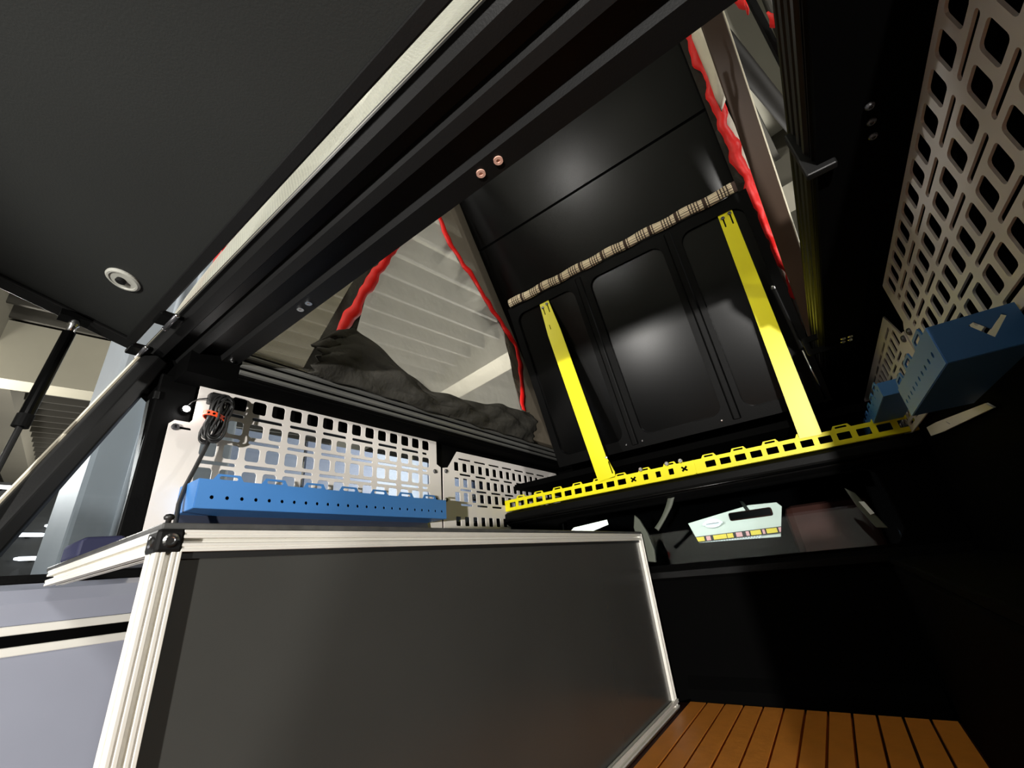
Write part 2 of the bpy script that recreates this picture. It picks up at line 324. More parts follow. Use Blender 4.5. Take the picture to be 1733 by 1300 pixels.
# ================================================================ rails and beam
def side_rail(name, x, sgn, label):
    t = thing(name, (x, 1.4, 0.60), label, 'rail', 'side rails of the camper')
    body = [(0, -0.06), (0.10, -0.06), (0.10, 0.064), (0.0, 0.064)]
    obj('rail_body', MB().prism([(sgn * a, b) for a, b in body], (x, 0.33, 0.66), (x, 2.60, 0.66), X, Z), KM, t)
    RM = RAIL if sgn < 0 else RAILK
    for z0, z1 in ((0.712, 0.722), (0.686, 0.703), (0.656, 0.677), (0.632, 0.647)):
        obj('rail_rib', MB().prism([(0.0, z0), (0.008, z0 + 0.003), (0.010, (z0 + z1) / 2), (0.008, z1 - 0.003), (0.0, z1)], (x, 0.46 if sgn < 0 else 0.34, 0), (x, 2.58, 0), X * (-sgn), Z), RM, t)
    for z0 in (0.612, 0.622):
        obj('rail_rib', MB().prism([(0.0, z0), (0.004, z0 + 0.002), (0.004, z0 + 0.005), (0.0, z0 + 0.007)], (x, 0.46 if sgn < 0 else 0.34, 0), (x, 2.58, 0), X * (-sgn), Z), K, t)
    return t
lr = side_rail('side_rail', -1.315, -1, 'ribbed black rail above the white panels on the left')
rrl = side_rail('side_rail', 0.185, 1, 'ribbed black rail on the right beside the open tent window')
bp_ = [(0.252, 0.705), (0.252, 0.688), (0.268, 0.672), (0.292, 0.668), (0.300, 0.684), (0.322, 0.684), (0.330, 0.668), (0.350, 0.662), (0.356, 0.676), (0.402, 0.676), (0.408, 0.660), (0.452, 0.660), (0.458, 0.672), (0.458, 0.715), (0.36, 0.73)]
rb = thing('rear_beam', (-0.54, 0.36, 0.66), 'long stepped black beam crossing overhead from the left corner', 'beam')
obj('beam', MB().prism(bp_, (-1.44, 0, 0), (0.36, 0, 0), Y, Z), K2, rb)
obj('edge_highlight', MB().tube([(-1.42, 0.2535, 0.6975), (0.34, 0.2535, 0.6975)], 0.0022, 6), PALET, rb)  # thin pale tube paints the highlight along the beam edge
for xx in (-0.265, -0.305, -0.873, -0.911, -1.295, -1.335):
    r = obj('washer', MB().lathe([(0.0085, 0), (0.0085, 0.003), (0.0035, 0.003), (0.003, 0.001), (0, 0.001)], (xx, 0.428, 0.6605), -Z, 16), PINKW if xx > -0.5 else CHROME, rb)
# slanted rear post and upright post on the left, same on the right
def slant_post(xc, label):
    t = thing('slanted_post', (xc, 0.0, -0.10), label, 'post', 'slanted rear posts')
    d = Vector((0, 0.155, 0.43)).normalized(); n = Vector((0, d.z, -d.y))
    sgn = 1 if xc < 0 else -1
    obj('tube', MB().prism([(-0.035, 0.0), (-0.028, 0.028), (0.0, 0.04), (0.028, 0.028), (0.035, 0.0), (0.035, -0.03), (-0.035, -0.03)], Vector((xc, 0.282, 0.665)) , Vector((xc, 0.282, 0.665)) - d * 0.90, n, X * sgn), K2, t, bevel=0.004)
    obj('seal_highlight', MB().tube([Vector((xc + sgn * 0.012, 0.246, 0.667)) - d * s_ for s_ in (0.0, 0.3, 0.6, 0.88)], 0.0045, 6), PALET, t)  # seal line with its edge highlight put into the pale colour
    return t
slant_post(-1.445, 'black slanted rear post beside the triangular window on the left')
slant_post(0.345, 'black slanted rear post at the right, beside the lens')
up = thing('upright_post', (-1.42, 0.33, 0.09), 'broad black upright post between triangular window and white panel', 'post')
obj('post_face', MB().box(-1.428, -1.412, 0.300, 0.392, 0.09, 0.62), K, up, bevel=0.004)
obj('clip', MB().box(-1.412, -1.402, 0.293, 0.306, 0.535, 0.56), K2, up, bevel=0.003)

# ================================================================ rear hatch with strut and knob
th = math.radians(15); hd_ = Vector((0, -math.cos(th), math.sin(th))); hn = Vector((0, -math.sin(th), -math.cos(th)))
ho = Vector((0, 0.222, 0.680))
ht = thing('rear_hatch', (-0.54, 0.23, 0.67), 'large dark grey hatch door lifted overhead at the rear', 'hatch')
obj('panel', MB().obox(ho + X * -1.425, X * 1.77, hd_ * 1.05, -hn * 0.03), HATCH, ht, bevel=0.004)
obj('hinge_frame', MB().obox(ho + X * -1.425 + hn * 0.010, X * 1.77, hd_ * 0.024, -hn * 0.010), K2, ht, bevel=0.003)
obj('side_frame', MB().obox(ho + X * -1.425 + hn * 0.012, X * 0.05, hd_ * 1.05, -hn * 0.012), K2, ht, bevel=0.004)
obj('side_frame', MB().obox(ho + X * 0.295 + hn * 0.012, X * 0.05, hd_ * 1.05, -hn * 0.012), K2, ht, bevel=0.004)
kp = ho + X * -1.141 + hd_ * 0.098
kn = obj('lock_plate', MB().lathe([(0.034, 0), (0.034, 0.003), (0.030, 0.006), (0.026, 0.006), (0.025, 0.004), (0.0, 0.004)], kp, hn, 32), mat('grey_plate', rgb(150, 150, 142), 0.45), ht)
obj('lock_plug', MB().lathe([(0.010, 0.003), (0.010, 0.010), (0.007, 0.012), (0.0, 0.012)], kp + hd_ * 0.002, hn, 16), K2, kn)
for xx in (-1.19, -1.41):
    hg = thing('hatch_hinge', (xx, 0.24, 0.66), 'black hinge in the gap between hatch and beam ' + {-1.19: 'nearer the round lock', -1.41: 'at the left corner'}[xx], 'hinge', 'hatch hinges')
    obj('leaf', MB().obox(Vector((xx - 0.035, 0.262, 0.664)), X * 0.06, Y * -0.050, Z * 0.014), K, hg, bevel=0.004)
    obj('pin', MB().tube([(xx - 0.042, 0.242, 0.663), (xx + 0.042, 0.242, 0.663)], 0.006, 10), STEEL, hg, smooth=True)
    for dx in (-0.043, 0.043): obj('pin_head', MB().lathe([(0.006, -0.003), (0.0065, 0), (0.004, 0.004), (0, 0.004)], (xx + dx, 0.242, 0.663), X * (1 if dx > 0 else -1), 10), CHROME, hg, smooth=True)
gs = thing('gas_strut', (-1.38, 0.09, 0.05), 'black gas strut holding the hatch, left of the slanted post', 'gas strut')
a, b_, c_ = Vector((-1.385, 0.096, 0.684)), Vector((-1.38, 0.103, 0.425)), Vector((-1.39, 0.06, 0.15))
ax = (c_ - a).normalized()
obj('cylinder', MB().tube([a + ax * 0.03, a + ax * 0.265], 0.0125, 16), KG, gs, smooth=False)
obj('collar', MB().tube([a + ax * 0.255, a + ax * 0.285], 0.0145, 16), K, gs)
obj('rod', MB().tube([a + ax * 0.28, a + ax * 0.56], 0.006, 12), K2, gs)
obj('ball_joint', MB().lathe([(0.008, -0.006), (0.0115, 0.0), (0.0115, 0.010), (0.0085, 0.014), (0.0085, 0.034)], a - ax * 0.002, ax, 14), CHROME, gs, smooth=True)
obj('bracket', MB().obox(a + Vector((-0.03, -0.03, 0.01)), X * 0.04, Y * 0.06, Z * 0.016), K, gs)

# ================================================================ perforated panels
def perf_panel(name, outline, holes, x, face, label, screws, fold=None):
    t = thing(name, (x, sum(p[0] for p in outline) / len(outline), min(p[1] for p in outline)), label, 'panel', 'perforated wall panels')
    obj('sheet', plate_mesh('sheet', [outline] + holes, 0.004, (x, 0, 0), Y, Z), WHITE, t)
    for (a, b) in screws: screw(t, (x + face * 0.002, a, b), X * face, 0.010, 'bolt', STEEL)
    return t
def panel_a(zmin=0.0):
    out = [(0.345, 0.10), (0.341, 0.47), (0.352, 0.482), (0.388, 0.482), (0.394, 0.492), (0.394, 0.600), (0.404, 0.612), (1.366, 0.612), (1.376, 0.602), (1.376, 0.490), (1.388, 0.484), (1.402, 0.478), (1.402, 0.10)]
    H_ = []
    for z in (0.570, 0.490, 0.412, 0.335, 0.258, 0.145):
        for i in range(15): H_.append(rr(0.447 + i * 0.0615, z, 0.043, 0.044, 0.008))
    for k, z in enumerate((0.530, 0.451, 0.373, 0.296)):
        for i in range(8):
            y = 0.478 + i * 0.123; L = 0.098
            if i == 7: y = 0.478 + 6 * 0.123 + 0.085; L = 0.03
            H_.append(rr(y, z, L, 0.011, 0.0055))
    H_.append(rr(0.378, 0.462, 0.036, 0.007, 0.0035)); H_.append(rr(1.372, 0.452, 0.022, 0.008, 0.004)); H_.append(rr(1.365, 0.330, 0.03, 0.008, 0.004))
    if zmin > 0: out = [(a, max(b, zmin)) for a, b in out]; H_ = [h for h in H_ if min(q[1] for q in h) > zmin + 0.006]
    return out, H_
def panel_b(zmin=0.0):
    out = [(1.412, 0.15), (1.418, 0.478), (1.452, 0.484), (1.520, 0.574), (2.505, 0.574), (2.515, 0.56), (2.515, 0.30), (2.515, 0.15)]
    H_ = []
    for z in (0.497, 0.420, 0.349, 0.235):
        for i in range(15): H_.append(rr(1.512 + i * 0.0613, z, 0.034, 0.044, 0.005))
    for i in range(8): H_.append(rr(1.575 + i * 0.121, 0.538, 0.095, 0.009, 0.0045) if i < 7 else rr(1.552 + i * 0.121, 0.538, 0.025, 0.009, 0.0045))
    for z in (0.460, 0.384, 0.312):
        for i in range(7): H_.append(rr(1.575 + i * 0.121, z, 0.085, 0.010, 0.005))
    if zmin > 0: out = [(a, max(b, zmin)) for a, b in out]; H_ = [h for h in H_ if min(q[1] for q in h) > zmin + 0.006]
    return out, H_
oa, ha = panel_a(); ob_, hb = panel_b(); oar, har = panel_a(0.272); obr, hbr = panel_b(0.290)
perf_panel('perforated_panel', oa, ha, -1.40, 1, 'white perforated panel holding the long blue shelf on the left', [(0.357, 0.462), (1.362, 0.454), (1.352, 0.330)])
pb = perf_panel('perforated_panel', ob_, hb, -1.40, 1, 'smaller white perforated panel left of the yellow crossbar', [(1.436, 0.464), (1.432, 0.329)])
perf_panel('perforated_panel', oar, har, 0.325, -1, 'grey-lit perforated panel overhead at the top right', [(1.362, 0.454)])
perf_panel('perforated_panel', obr, hbr, 0.325, -1, 'small perforated panel behind the short blue shelf on the right', [(1.436, 0.464)])

kp_ = thing('shelf_shade_sheet', (-1.385, 0.87, 0.10), 'dark sheet with square holes, added for the shade beneath the long blue shelf', 'panel')
obj('sheet', plate_mesh('k', [[(0.378, 0.100), (0.404, 0.221), (1.30, 0.221), (1.33, 0.100)]] + [rr(0.60 + 0.048 * i, 0.150, 0.034, 0.020, 0.004) for i in range(9)], 0.003, (-1.386, 0, 0), Y, Z), mat('shade_gloss', (0.035, 0.04, 0.06, 1), 0.3), kp_)  # added dark sheet paints in the shade under the shelf
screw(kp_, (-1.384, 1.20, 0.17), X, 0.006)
# ================================================================ blue shelves
def shelf(xf, xb, y0, y1, z0, z1, label, face, ndots, cut=False, name='metal_shelf'):
    t = thing(name, ((xf + xb) / 2, (y0 + y1) / 2, z0), label, 'shelf', 'blue metal shelves')
    # front with a row of dots and looped tabs on its top edge
    out = [(y0, z0), (y0, z1)]; holes = []
    p = 0.123; k = 0; y = y0 + 0.03
    while y + 0.075 < y1:
        out += [(y, z1), (y + 0.010, z1 + 0.016), (y + 0.065, z1 + 0.016), (y + 0.075, z1)]
        holes.append(rr(y + 0.0375, z1 + 0.006, 0.046, 0.009, 0.0045)); y += p
    out += [(y1, z1), (y1, z0)]
    for i in range(ndots):
        yy = y0 + 0.035 + i * (y1 - y0 - 0.06) / max(1, ndots - 1); holes.append(rr(yy, z0 + 0.028, 0.0105, 0.0105, 0.005, 2))
    obj('front', plate_mesh('front', [out] + holes, 0.003, (xf, 0, 0), Y, Z), BLUE, t)
    xa, xz = min(xf, xb), max(xf, xb); sg = 1 if xb > xf else -1
    obj('liner', MB().obox((xf + sg * 0.003, y0 + 0.006, z0 + 0.004), X * (sg * 0.002), Y * (y1 - y0 - 0.012), Z * (z1 - z0 - 0.012)), KM, t)
    for yy in (y0, y1):
        lo = [(xa, z0), (xa, z1), (xz, z1), (xz, z0)]
        hs = []
        if cut:
            cx = (xa + xz) / 2 + 0.015; cz = (z0 + z1) / 2 + 0.004
            hs = [[(cx - 0.022, cz + 0.012), (cx - 0.014, cz + 0.016), (cx - 0.002, cz - 0.002), (cx + 0.016, cz + 0.016), (cx + 0.020, cz + 0.012), (cx - 0.004, cz - 0.016)]]
        obj('end_plate', plate_mesh('end', [lo] + hs, 0.003, (0, yy, 0), X, Z), BLUE, t)
    obj('base', MB().box(xa, xz, y0, y1, z0 - 0.001, z0 + 0.002), BLUE, t)
    return t
ls = shelf(-1.272, -1.396, 0.402, 1.300, 0.222, 0.296, 'long blue metal shelf with round dots on the left wall', 1, 24)
shelf(0.223, 0.321, 0.861, 1.225, 0.222, 0.285, 'short blue metal shelf with a cut-out end on the right', -1, 10, True)
shelf(0.240, 0.321, 1.520, 2.20, 0.345, 0.385, 'small dark blue shelf on the far right panel', -1, 8)

# ================================================================ yellow crossbar and struts
cb = thing('yellow_crossbar', (-0.53, 1.895, 0.295), 'yellow perforated crossbar spanning above the cab window', 'crossbar')
def bar_half(xa, xb, i0):
    out = [(xa, 0.296), (xb, 0.296), (xb, 0.352)]; hs = []; tabs = []
    i = i0
    pit = 0.0578
    xs = []
    x = xb - 0.04
    k = 0
    while x > xa + 0.02:
        xs.append(x); x -= pit
    tops = [x for j, x in enumerate(xs) if j % 2 == 1]
    for x in tops:
        if x - 0.03 > xa: out += [(x + 0.030, 0.352), (x + 0.022, 0.365), (x - 0.022, 0.365), (x - 0.030, 0.352)]; hs.append(rr(x, 0.3572, 0.036, 0.007, 0.003))
    out += [(xa, 0.352)]
    return out, hs, xs
for xa, xb in ((-1.40, -0.383), (-0.379, 0.360)):
    out, hs, xs = bar_half(xa, xb, 0)
    marks = []
    for j, x in enumerate(xs):
        if xa < -1 and j in (0, 4): marks.append(x); continue
        wd = 0.022 if (xa < -1 and j in (1, 2, 3)) else 0.040
        hs.append(rr(x, 0.324, wd, 0.026, 0.003))
    s = obj('bar_plate', plate_mesh('bar', [out] + hs, 0.004, (0, 1.893, 0), X, Z), YEL, cb)
    for x in marks:
        for sg in (-1, 1):
            u = Vector((0.022, 0, sg * 0.018)); n = Vector((-sg * 0.018, 0, 0.022)).normalized() * 0.0075
            obj('cross_mark', MB().obox(Vector((x, 1.8895, 0.324)) - u / 2 - n / 2, u, n, Y * -0.0015), KM, s)
    obj('lower_flange', MB().box(xa, xb, 1.893, 1.915, 0.294, 0.297), YEL, s)
obj('joint', MB().box(-0.384, -0.378, 1.888, 1.896, 0.296, 0.352), YEL, cb)
for x in (-0.50, -0.44, -0.62):
    screw(cb, (x + 0.01, 1.888, 0.360), Y * -1, 0.011)
wb = thing('white_bracket', (0.335, 1.45, 0.19), 'white slotted bracket strip at the right end of the yellow crossbar', 'bracket')
obj('plate', plate_mesh('pl', [[(1.19, 0.198), (1.215, 0.214), (1.62, 0.262), (1.74, 0.272), (1.74, 0.245), (1.60, 0.230)], [(1.50, 0.232), (1.508, 0.231), (1.53, 0.243), (1.522, 0.244)]], 0.004, (0.335, 0, 0), Y, Z), WHITE, wb)

def strut(name, top, bot, wt, wb_, label, side):
    t = thing(name, bot, label, 'strut', 'yellow upright struts')
    top, bot = Vector(top), Vector(bot); d = (top - bot); L = d.length; d.normalize(); u = X - d * d.x; u.normalize()
    if side == 0: out = [(-wb_ / 2, 0), (wb_ / 2, 0), (wb_ / 2, L * 0.8), (0.030, L), (-0.026, L), (-wb_ / 2, L * 0.80)]
    else: out = [(-wb_ / 2, 0), (wb_ / 2, 0), (wt / 2, L), (-wt / 2, L)]
    hs = [rr(-0.014, L - 0.055, 0.006, 0.05, 0.003), rr(0.016, L - 0.055, 0.006, 0.05, 0.003), rr(-0.012, L - 0.030, 0.012, 0.012, 0.005), rr(0.018, L - 0.016, 0.012, 0.012, 0.005)]
    hs = hs[:2]
    if side == 0: hs.append(rr(-0.012, L - 0.16, 0.005, 0.03, 0.0025))
    obj('flat_bar', plate_mesh('fb', [out] + hs, 0.004, bot, u, d), YEL, t)
    n = u.cross(d)
    for q, b in ((-0.014, L - 0.034), (0.016, L - 0.026)): screw(t, bot + u * q + d * b + n * 0.002, n, 0.008, 'bolt', STEEL)
    if side == 0:
        obj('foot_tab', plate_mesh('ft', [[(0.036, 0.0), (0.050, 0.0), (0.056, 0.02), (0.040, 0.11), (0.036, 0.11)], rr(0.044, 0.045, 0.006, 0.06, 0.003)], 0.004, bot + n * 0.003, u, d), YEL, t)
        screw(t, bot + u * 0.042 + d * 0.095 + n * 0.005, n, 0.007, 'bolt', CHROME)
    return t
strut('yellow_strut', (-0.885, 1.722, 1.345), (-0.785, 1.885, 0.350), 0.036, 0.080, 'yellow flat strut on the left with tapered top end', 0)
strut('yellow_strut', (0.066, 1.722, 1.352), (0.050, 1.885, 0.345), 0.058, 0.072, 'yellow flat strut on the right with square top end', 1)

# ================================================================ bed panel with plaid edge
t69 = math.radians(69); bd = Vector((0, -math.cos(t69), math.sin(t69))); bn = Vector((0, -math.sin(t69), -math.cos(t69))); bo = Vector((0, 2.05, 0.50))
bpn = thing('folding_bed', (-0.47, 2.05, 0.49), 'ribbed glossy black bed panel tilted up behind the yellow struts', 'bed panel')
Lb = 0.955
frame = [(-1.11, 0.0), (0.17, 0.0), (0.17, Lb), (-1.11, Lb)]
cuts = [rr(-0.885, Lb / 2 + 0.0, 0.37, Lb - 0.11, 0.05, 5), rr(-0.415, Lb / 2, 0.38, Lb - 0.11, 0.05, 5), rr(0.0, Lb / 2, 0.27, Lb - 0.11, 0.05, 5)]
obj('frame', plate_mesh('fr', [frame] + cuts, 0.022, bo, X, bd), K, bpn, bevel=0.004)
for lo, hi in ((-1.08, -0.69), (-0.62, -0.21), (-0.145, 0.145)):
    obj('infill_panel', MB().obox(bo + X * lo + bd * 0.03 - bn * 0.004, X * (hi - lo), bd * (Lb - 0.06), -bn * 0.006), KG, bpn)
for x in (-0.655, -0.178):
    obj('rib', MB().prism([(-0.020, 0.0), (-0.012, 0.012), (0.012, 0.012), (0.020, 0.0)], bo + X * x + bd * 0.02 + bn * 0.008, bo + X * x + bd * (Lb - 0.02) + bn * 0.008, X, bn), K, bpn, bevel=0.003)
for x in (-0.70, -0.615, -0.24): screw(bpn, bo + X * x + bd * 0.03 + bn * 0.011, bn, 0.005)
ps = obj('plaid_edging', MB().grid(lambda u, v: bo + X * (-1.085 + 1.225 * u) + bd * (Lb + 0.002 + 0.042 * v + 0.003 * math.sin(40 * u)) + bn * (0.016 + 0.010 * math.sin(math.pi * v)), 60, 6), PLAID, bpn, smooth=True)
md = ps.modifiers.new('solid', 'SOLIDIFY'); md.thickness = 0.006
g2 = thing('gas_strut', (0.15, 2.04, 0.5), 'thin gas strut with shiny rod right of the yellow struts', 'gas strut')
a, c_ = Vector((0.128, 1.860, 0.968)), Vector((0.150, 2.035, 0.505)); ax = (c_ - a).normalized(); L = (c_ - a).length
obj('cylinder', MB().tube([a, a + ax * L * 0.55], 0.009, 12), K2, g2); obj('rod', MB().tube([a + ax * L * 0.5, c_], 0.004, 10), CHROME, g2, smooth=True)
obj('end_fitting', MB().lathe([(0.006, -0.01), (0.009, 0), (0.009, 0.01), (0.005, 0.016)], a, -ax, 12), CHROME, g2)

# ================================================================ roof
t60 = math.radians(60); rd = Vector((0, -math.cos(t60), math.sin(t60))); rn = Vector((0, -math.sin(t60), -math.cos(t60))); ro = Vector((0, 2.46, 0.64)); LR = 2.30
rf = thing('tent_roof', (-0.54, 2.46, 0.64), 'glossy black tent roof raised steeply from the front', 'roof')
obj('lower_liner', MB().obox(ro + X * -1.33, X * 1.57, rd * 1.50, -rn * 0.03), KG, rf)
obj('upper_liner', MB().obox(ro + X * -1.33 + rd * 1.514, X * 1.57, rd * (LR - 1.514), -rn * 0.03), KG, rf)
obj('seam_strip', MB().obox(ro + X * -1.33 + rd * 1.495 - rn * 0.004, X * 1.57, rd * 0.026, -rn * 0.02), KM, rf)
obj('shell', MB().obox(ro + X * -1.36 - rn * 0.03 - rd * 0.05, X * 1.63, rd * (LR + 0.08), -rn * 0.03), K, rf)
for x in (-1.36, 0.225): obj('edge_frame', MB().obox(ro + X * x + rn * 0.02 - rd * 0.03, X * 0.045, rd * (LR + 0.04), -rn * 0.05), K, rf, bevel=0.004)

# ================================================================ tent fabric, left
tl = thing('tent_wall', (-1.3, 1.4, 0.7), 'tent side wall with red-zipped mesh window on the left', 'tent wall', 'tent walls')
def fab(name, poly, x, mtl, parent, amp=0.006, sub=5, seed=0):
    """cloth polygon (y,z) at x with soft waves"""
    bm = bmesh.new(); vs = [bm.verts.new((x, y, z)) for y, z in poly]; bm.faces.new(vs)
    bmesh.ops.triangulate(bm, faces=bm.faces); 
    bmesh.ops.subdivide_edges(bm, edges=bm.edges, cuts=sub, use_grid_fill=True)
    for v in bm.verts:
        y, z = v.co.y, v.co.z
        v.co.x += amp * (math.sin(9 * y + 5 * z + seed) + 0.6 * math.sin(23 * z - 11 * y + 2 * seed))
    me = bpy.data.meshes.new(name); bm.to_mesh(me); bm.free()
    return obj(name, me, mtl, parent, smooth=True)
zl = [(1.30, 2.05), (1.107, 1.692), (1.039, 1.563), (0.981, 1.447), (0.935, 1.328), (0.878, 1.195), (0.828, 1.06), (0.793, 0.971), (0.76, 0.899)]
zr = [(1.309, 2.031), (1.387, 1.853), (1.498, 1.744), (1.626, 1.663), (1.73, 1.561), (1.897, 1.438), (2.02, 1.318), (2.035, 1.121), (2.013, 0.885)]
fab('window_mesh', [(0.76, 0.899), (0.79, 0.70), (2.02, 0.70), (2.013, 0.885)] + zr[:-1][::-1] + zl[1:-1], -1.30, MESHW, tl, 0.004, 4)
fab('side_mesh', [(0.33, 0.70), (0.70, 0.70), (0.745, 0.90), (0.83, 1.16), (0.96, 1.46), (1.29, 2.05), (1.2, 2.5), (0.8, 2.1), (0.47, 1.5), (0.36, 1.1)], -1.30, MESHS, tl, 0.004, 4)
fab('dark_band', [(0.64, 0.70), (0.80, 0.70), (0.765, 0.90)] + zl[:-1][::-1] + [(1.26, 2.05), (0.925, 1.46), (0.80, 1.16), (0.71, 0.90)], -1.292, CLOTHK, tl, 0.003, 3)
fab('edge_canvas', [(2.02, 0.70), (2.47, 0.70), (1.33, 2.62), (1.25, 2.55), (1.309, 2.031)] + zr[1:], -1.297, CLOTHG, tl, 0.008, 4, 1.0)
def ribbon(name, pts, wdt, mtl, parent, wave=0.006, th_=0.004, normal=X, seed=0.0, sub=8):
    P = [Vector(p) for p in pts]; Q = []
    for i in range(len(P) - 1):
        for k in range(sub):
            t = k / sub; p0, p1, p2, p3 = P[max(i - 1, 0)], P[i], P[i + 1], P[min(i + 2, len(P) - 1)]
            Q.append(0.5 * ((2 * p1) + (p2 - p0) * t + (2 * p0 - 5 * p1 + 4 * p2 - p3) * t * t + (3 * p1 - p0 - 3 * p2 + p3) * t ** 3))
    Q.append(P[-1]); mb = MB(); N = len(Q); s = 0
    for i, q in enumerate(Q):
        t = (Q[min(i + 1, N - 1)] - Q[max(i - 1, 0)]).normalized(); u = normal.cross(t).normalized()
        if i: s += (Q[i] - Q[i - 1]).length
        off = wave * math.sin(38 * s + seed) + 0.5 * wave * math.sin(81 * s + 1.7 * seed); wv = wdt * (1 + 0.18 * math.sin(27 * s + seed))
        dz = normal * (0.6 * wave * math.sin(55 * s + seed))
        for a in (-0.5, 0.0, 0.5): mb.v.append(tuple(q + u * (a * wv + off) + dz + normal * (0.003 if a == 0 else 0)))
    for i in range(N - 1):
        for k in range(2): b = i * 3 + k; mb.f.append((b, b + 1, b + 4, b + 3))
    o = obj(name, mb, mtl, parent, smooth=True); md = o.modifiers.new('solid', 'SOLIDIFY'); md.thickness = th_; md.offset = 0; return o
tag(ribbon('zipper', [(-1.285, y, z) for y, z in zl[1:]], 0.046, RED, tl, 0.004), 'red zip tape')
tag(ribbon('zipper', [(-1.285, y, z) for y, z in zr], 0.046, RED, tl, 0.004, seed=2), 'red zip tape')
# window cover dropped in folds along the rail
ftop = [(0.66, 0.80), (0.75, 0.895), (0.823, 0.945), (0.893, 0.920), (0.999, 0.868), (1.096, 0.82), (1.236, 0.79), (1.434, 0.795), (1.675, 0.835), (1.85, 0.86), (2.0, 0.875), (2.06, 0.88)]
def ftz(y):
    for (a, za), (b, zb) in zip(ftop, ftop[1:]):
        if a <= y <= b: return za + (zb - za) * (y - a) / (b - a)
    return ftop[-1][1]
def flapf(u, v):
    y = 0.66 + 1.40 * u; zt = ftz(y); z = 0.685 + (zt - 0.685) * v
    x = -1.275 + 0.030 * math.sin(math.pi * min(1, v * 1.05)) * (1 + 0.5 * math.sin(17 * y + 6 * v)) + 0.006 * math.sin(31 * y - 9 * v) + 0.003 * math.sin(50 * z + 13 * y)
    return (x, y + 0.012 * math.sin(30 * v + 7 * y), z + 0.006 * math.sin(17 * y + 3) * v)
fp = obj('dropped_cover', MB().grid(flapf, 110, 24), CLOTHK, tl, smooth=True)
md = fp.modifiers.new('solid', 'SOLIDIFY'); md.thickness = 0.008
# rear wall of the tent, seen through the hatch gap
rw = thing('tent_wall', (-0.5, 0.3, 0.7), 'pale mesh tent wall seen through the gap above the hatch', 'tent wall', 'tent walls')
prof = [(0.27, 0.705), (0.345, 1.05), (0.45, 1.45), (0.80, 2.10), (1.31, 2.66)]
def rwf(u, v):
    k = v * (len(prof) - 1); i = min(int(k), len(prof) - 2); t = k - i
    y = prof[i][0] + (prof[i + 1][0] - prof[i][0]) * t; z = prof[i][1] + (prof[i + 1][1] - prof[i][1]) * t
    x = -1.28 + 1.50 * u + 0.04 * (v < 0.01)
    return (x, y + 0.012 * math.sin(13 * x + 3 * z) + 0.006 * math.sin(31 * x - 9 * z), z)
obj('mesh_cloth', MB().grid(rwf, 60, 40), MESHR, rw, smooth=True)
ribbon('zipper', [(-1.30, 0.27, 0.72), (-1.285, 0.32, 0.95), (-1.26, 0.37, 1.2), (-1.25, 0.45, 1.45)], 0.05, RED, rw, 0.004, normal=Y)
# right side of the tent
tr_ = thing('tent_wall', (0.22, 1.6, 0.7), 'open tent side wall with wavy red zip on the right', 'tent wall', 'tent walls')
zz = [(0.217, 1.440, 2.300), (0.195, 1.528, 2.145), (0.207, 1.593, 2.033), (0.199, 1.677, 1.887), (0.196, 1.765, 1.735), (0.203, 1.856, 1.576), (0.209, 1.955, 1.406), (0.214, 2.024, 1.287), (0.219, 2.092, 1.167), (0.230, 2.164, 1.044), (0.245, 2.239, 0.913)]
tag(ribbon('zipper', [Vector(q) + rn * 0.035 for q in zz], 0.048, RED, tr_, 0.007, normal=rn, seed=1.0), 'red zip tape')
obj('edge_canvas', MB().grid(lambda u, v: Vector((0.155 + 0.045 * u, 0, 0)) + Vector((0, 2.25, 0.89)) + rd * (1.75 * v) + rn * (0.004 + 0.006 * math.sin(20 * v)), 4, 50), CLOTHK, tr_, smooth=True)
obj('pale_canvas', MB().grid(lambda u, v: Vector((0.205 + 0.028 * u + 0.004 * math.sin(25 * v), 2.235, 0.905)) + rd * (1.62 * v) + rn * (0.006 + 0.012 * u * (1 + math.sin(14 * v))), 6, 60), CLOTHW, tr_, smooth=True)
bag = [(0.219, 1.446, 2.197), (0.281, 1.438, 2.209), (0.350, 1.430, 2.225), (0.338, 1.487, 2.126), (0.319, 1.535, 2.043), (0.310, 1.573, 1.976), (0.280, 1.611, 1.911), (0.238, 1.639, 1.863), (0.204, 1.662, 1.821), (0.205, 1.627, 1.883), (0.209, 1.578, 1.968), (0.206, 1.526, 2.057), (0.205, 1.483, 2.132)]
bc = sum((Vector(q) for q in bag), Vector()) / len(bag); mb = MB(); nr = 6; nb_ = len(bag)
for r in range(nr + 1):
    for q in bag:
        f = r / nr; p = bc + (Vector(q) - bc) * f
        mb.v.append(tuple(p + rn * (0.045 * (1 - f * f) + 0.010 * math.sin(60 * p.x) * (1 - f))))
for r in range(nr):
    for k in range(nb_): mb.f.append((r * nb_ + k, r * nb_ + (k + 1) % nb_, (r + 1) * nb_ + (k + 1) % nb_, (r + 1) * nb_ + k))
rc = obj('rolled_canvas', mb, CLOTHW, tr_, smooth=True); md = rc.modifiers.new('solid', 'SOLIDIFY'); md.thickness = 0.006
tag(ribbon('zipper', [(0.245, 0.80, 1.045), (0.25, 0.775, 0.99), (0.25, 0.745, 0.945), (0.245, 0.72, 0.905)], 0.030, RED, tr_, 0.003, normal=X, seed=3.0), 'red zip tape')
tag(ribbon('zipper', [(0.245, 0.96, 1.44), (0.25, 0.93, 1.37), (0.25, 0.90, 1.29), (0.245, 0.87, 1.22)], 0.026, RED, tr_, 0.003, normal=X, seed=4.0), 'red zip tape')
ra = thing('roof_arm', (0.24, 2.0, 0.75), 'dark bronze roof arm beside the red zip on the right', 'arm', 'roof arms')
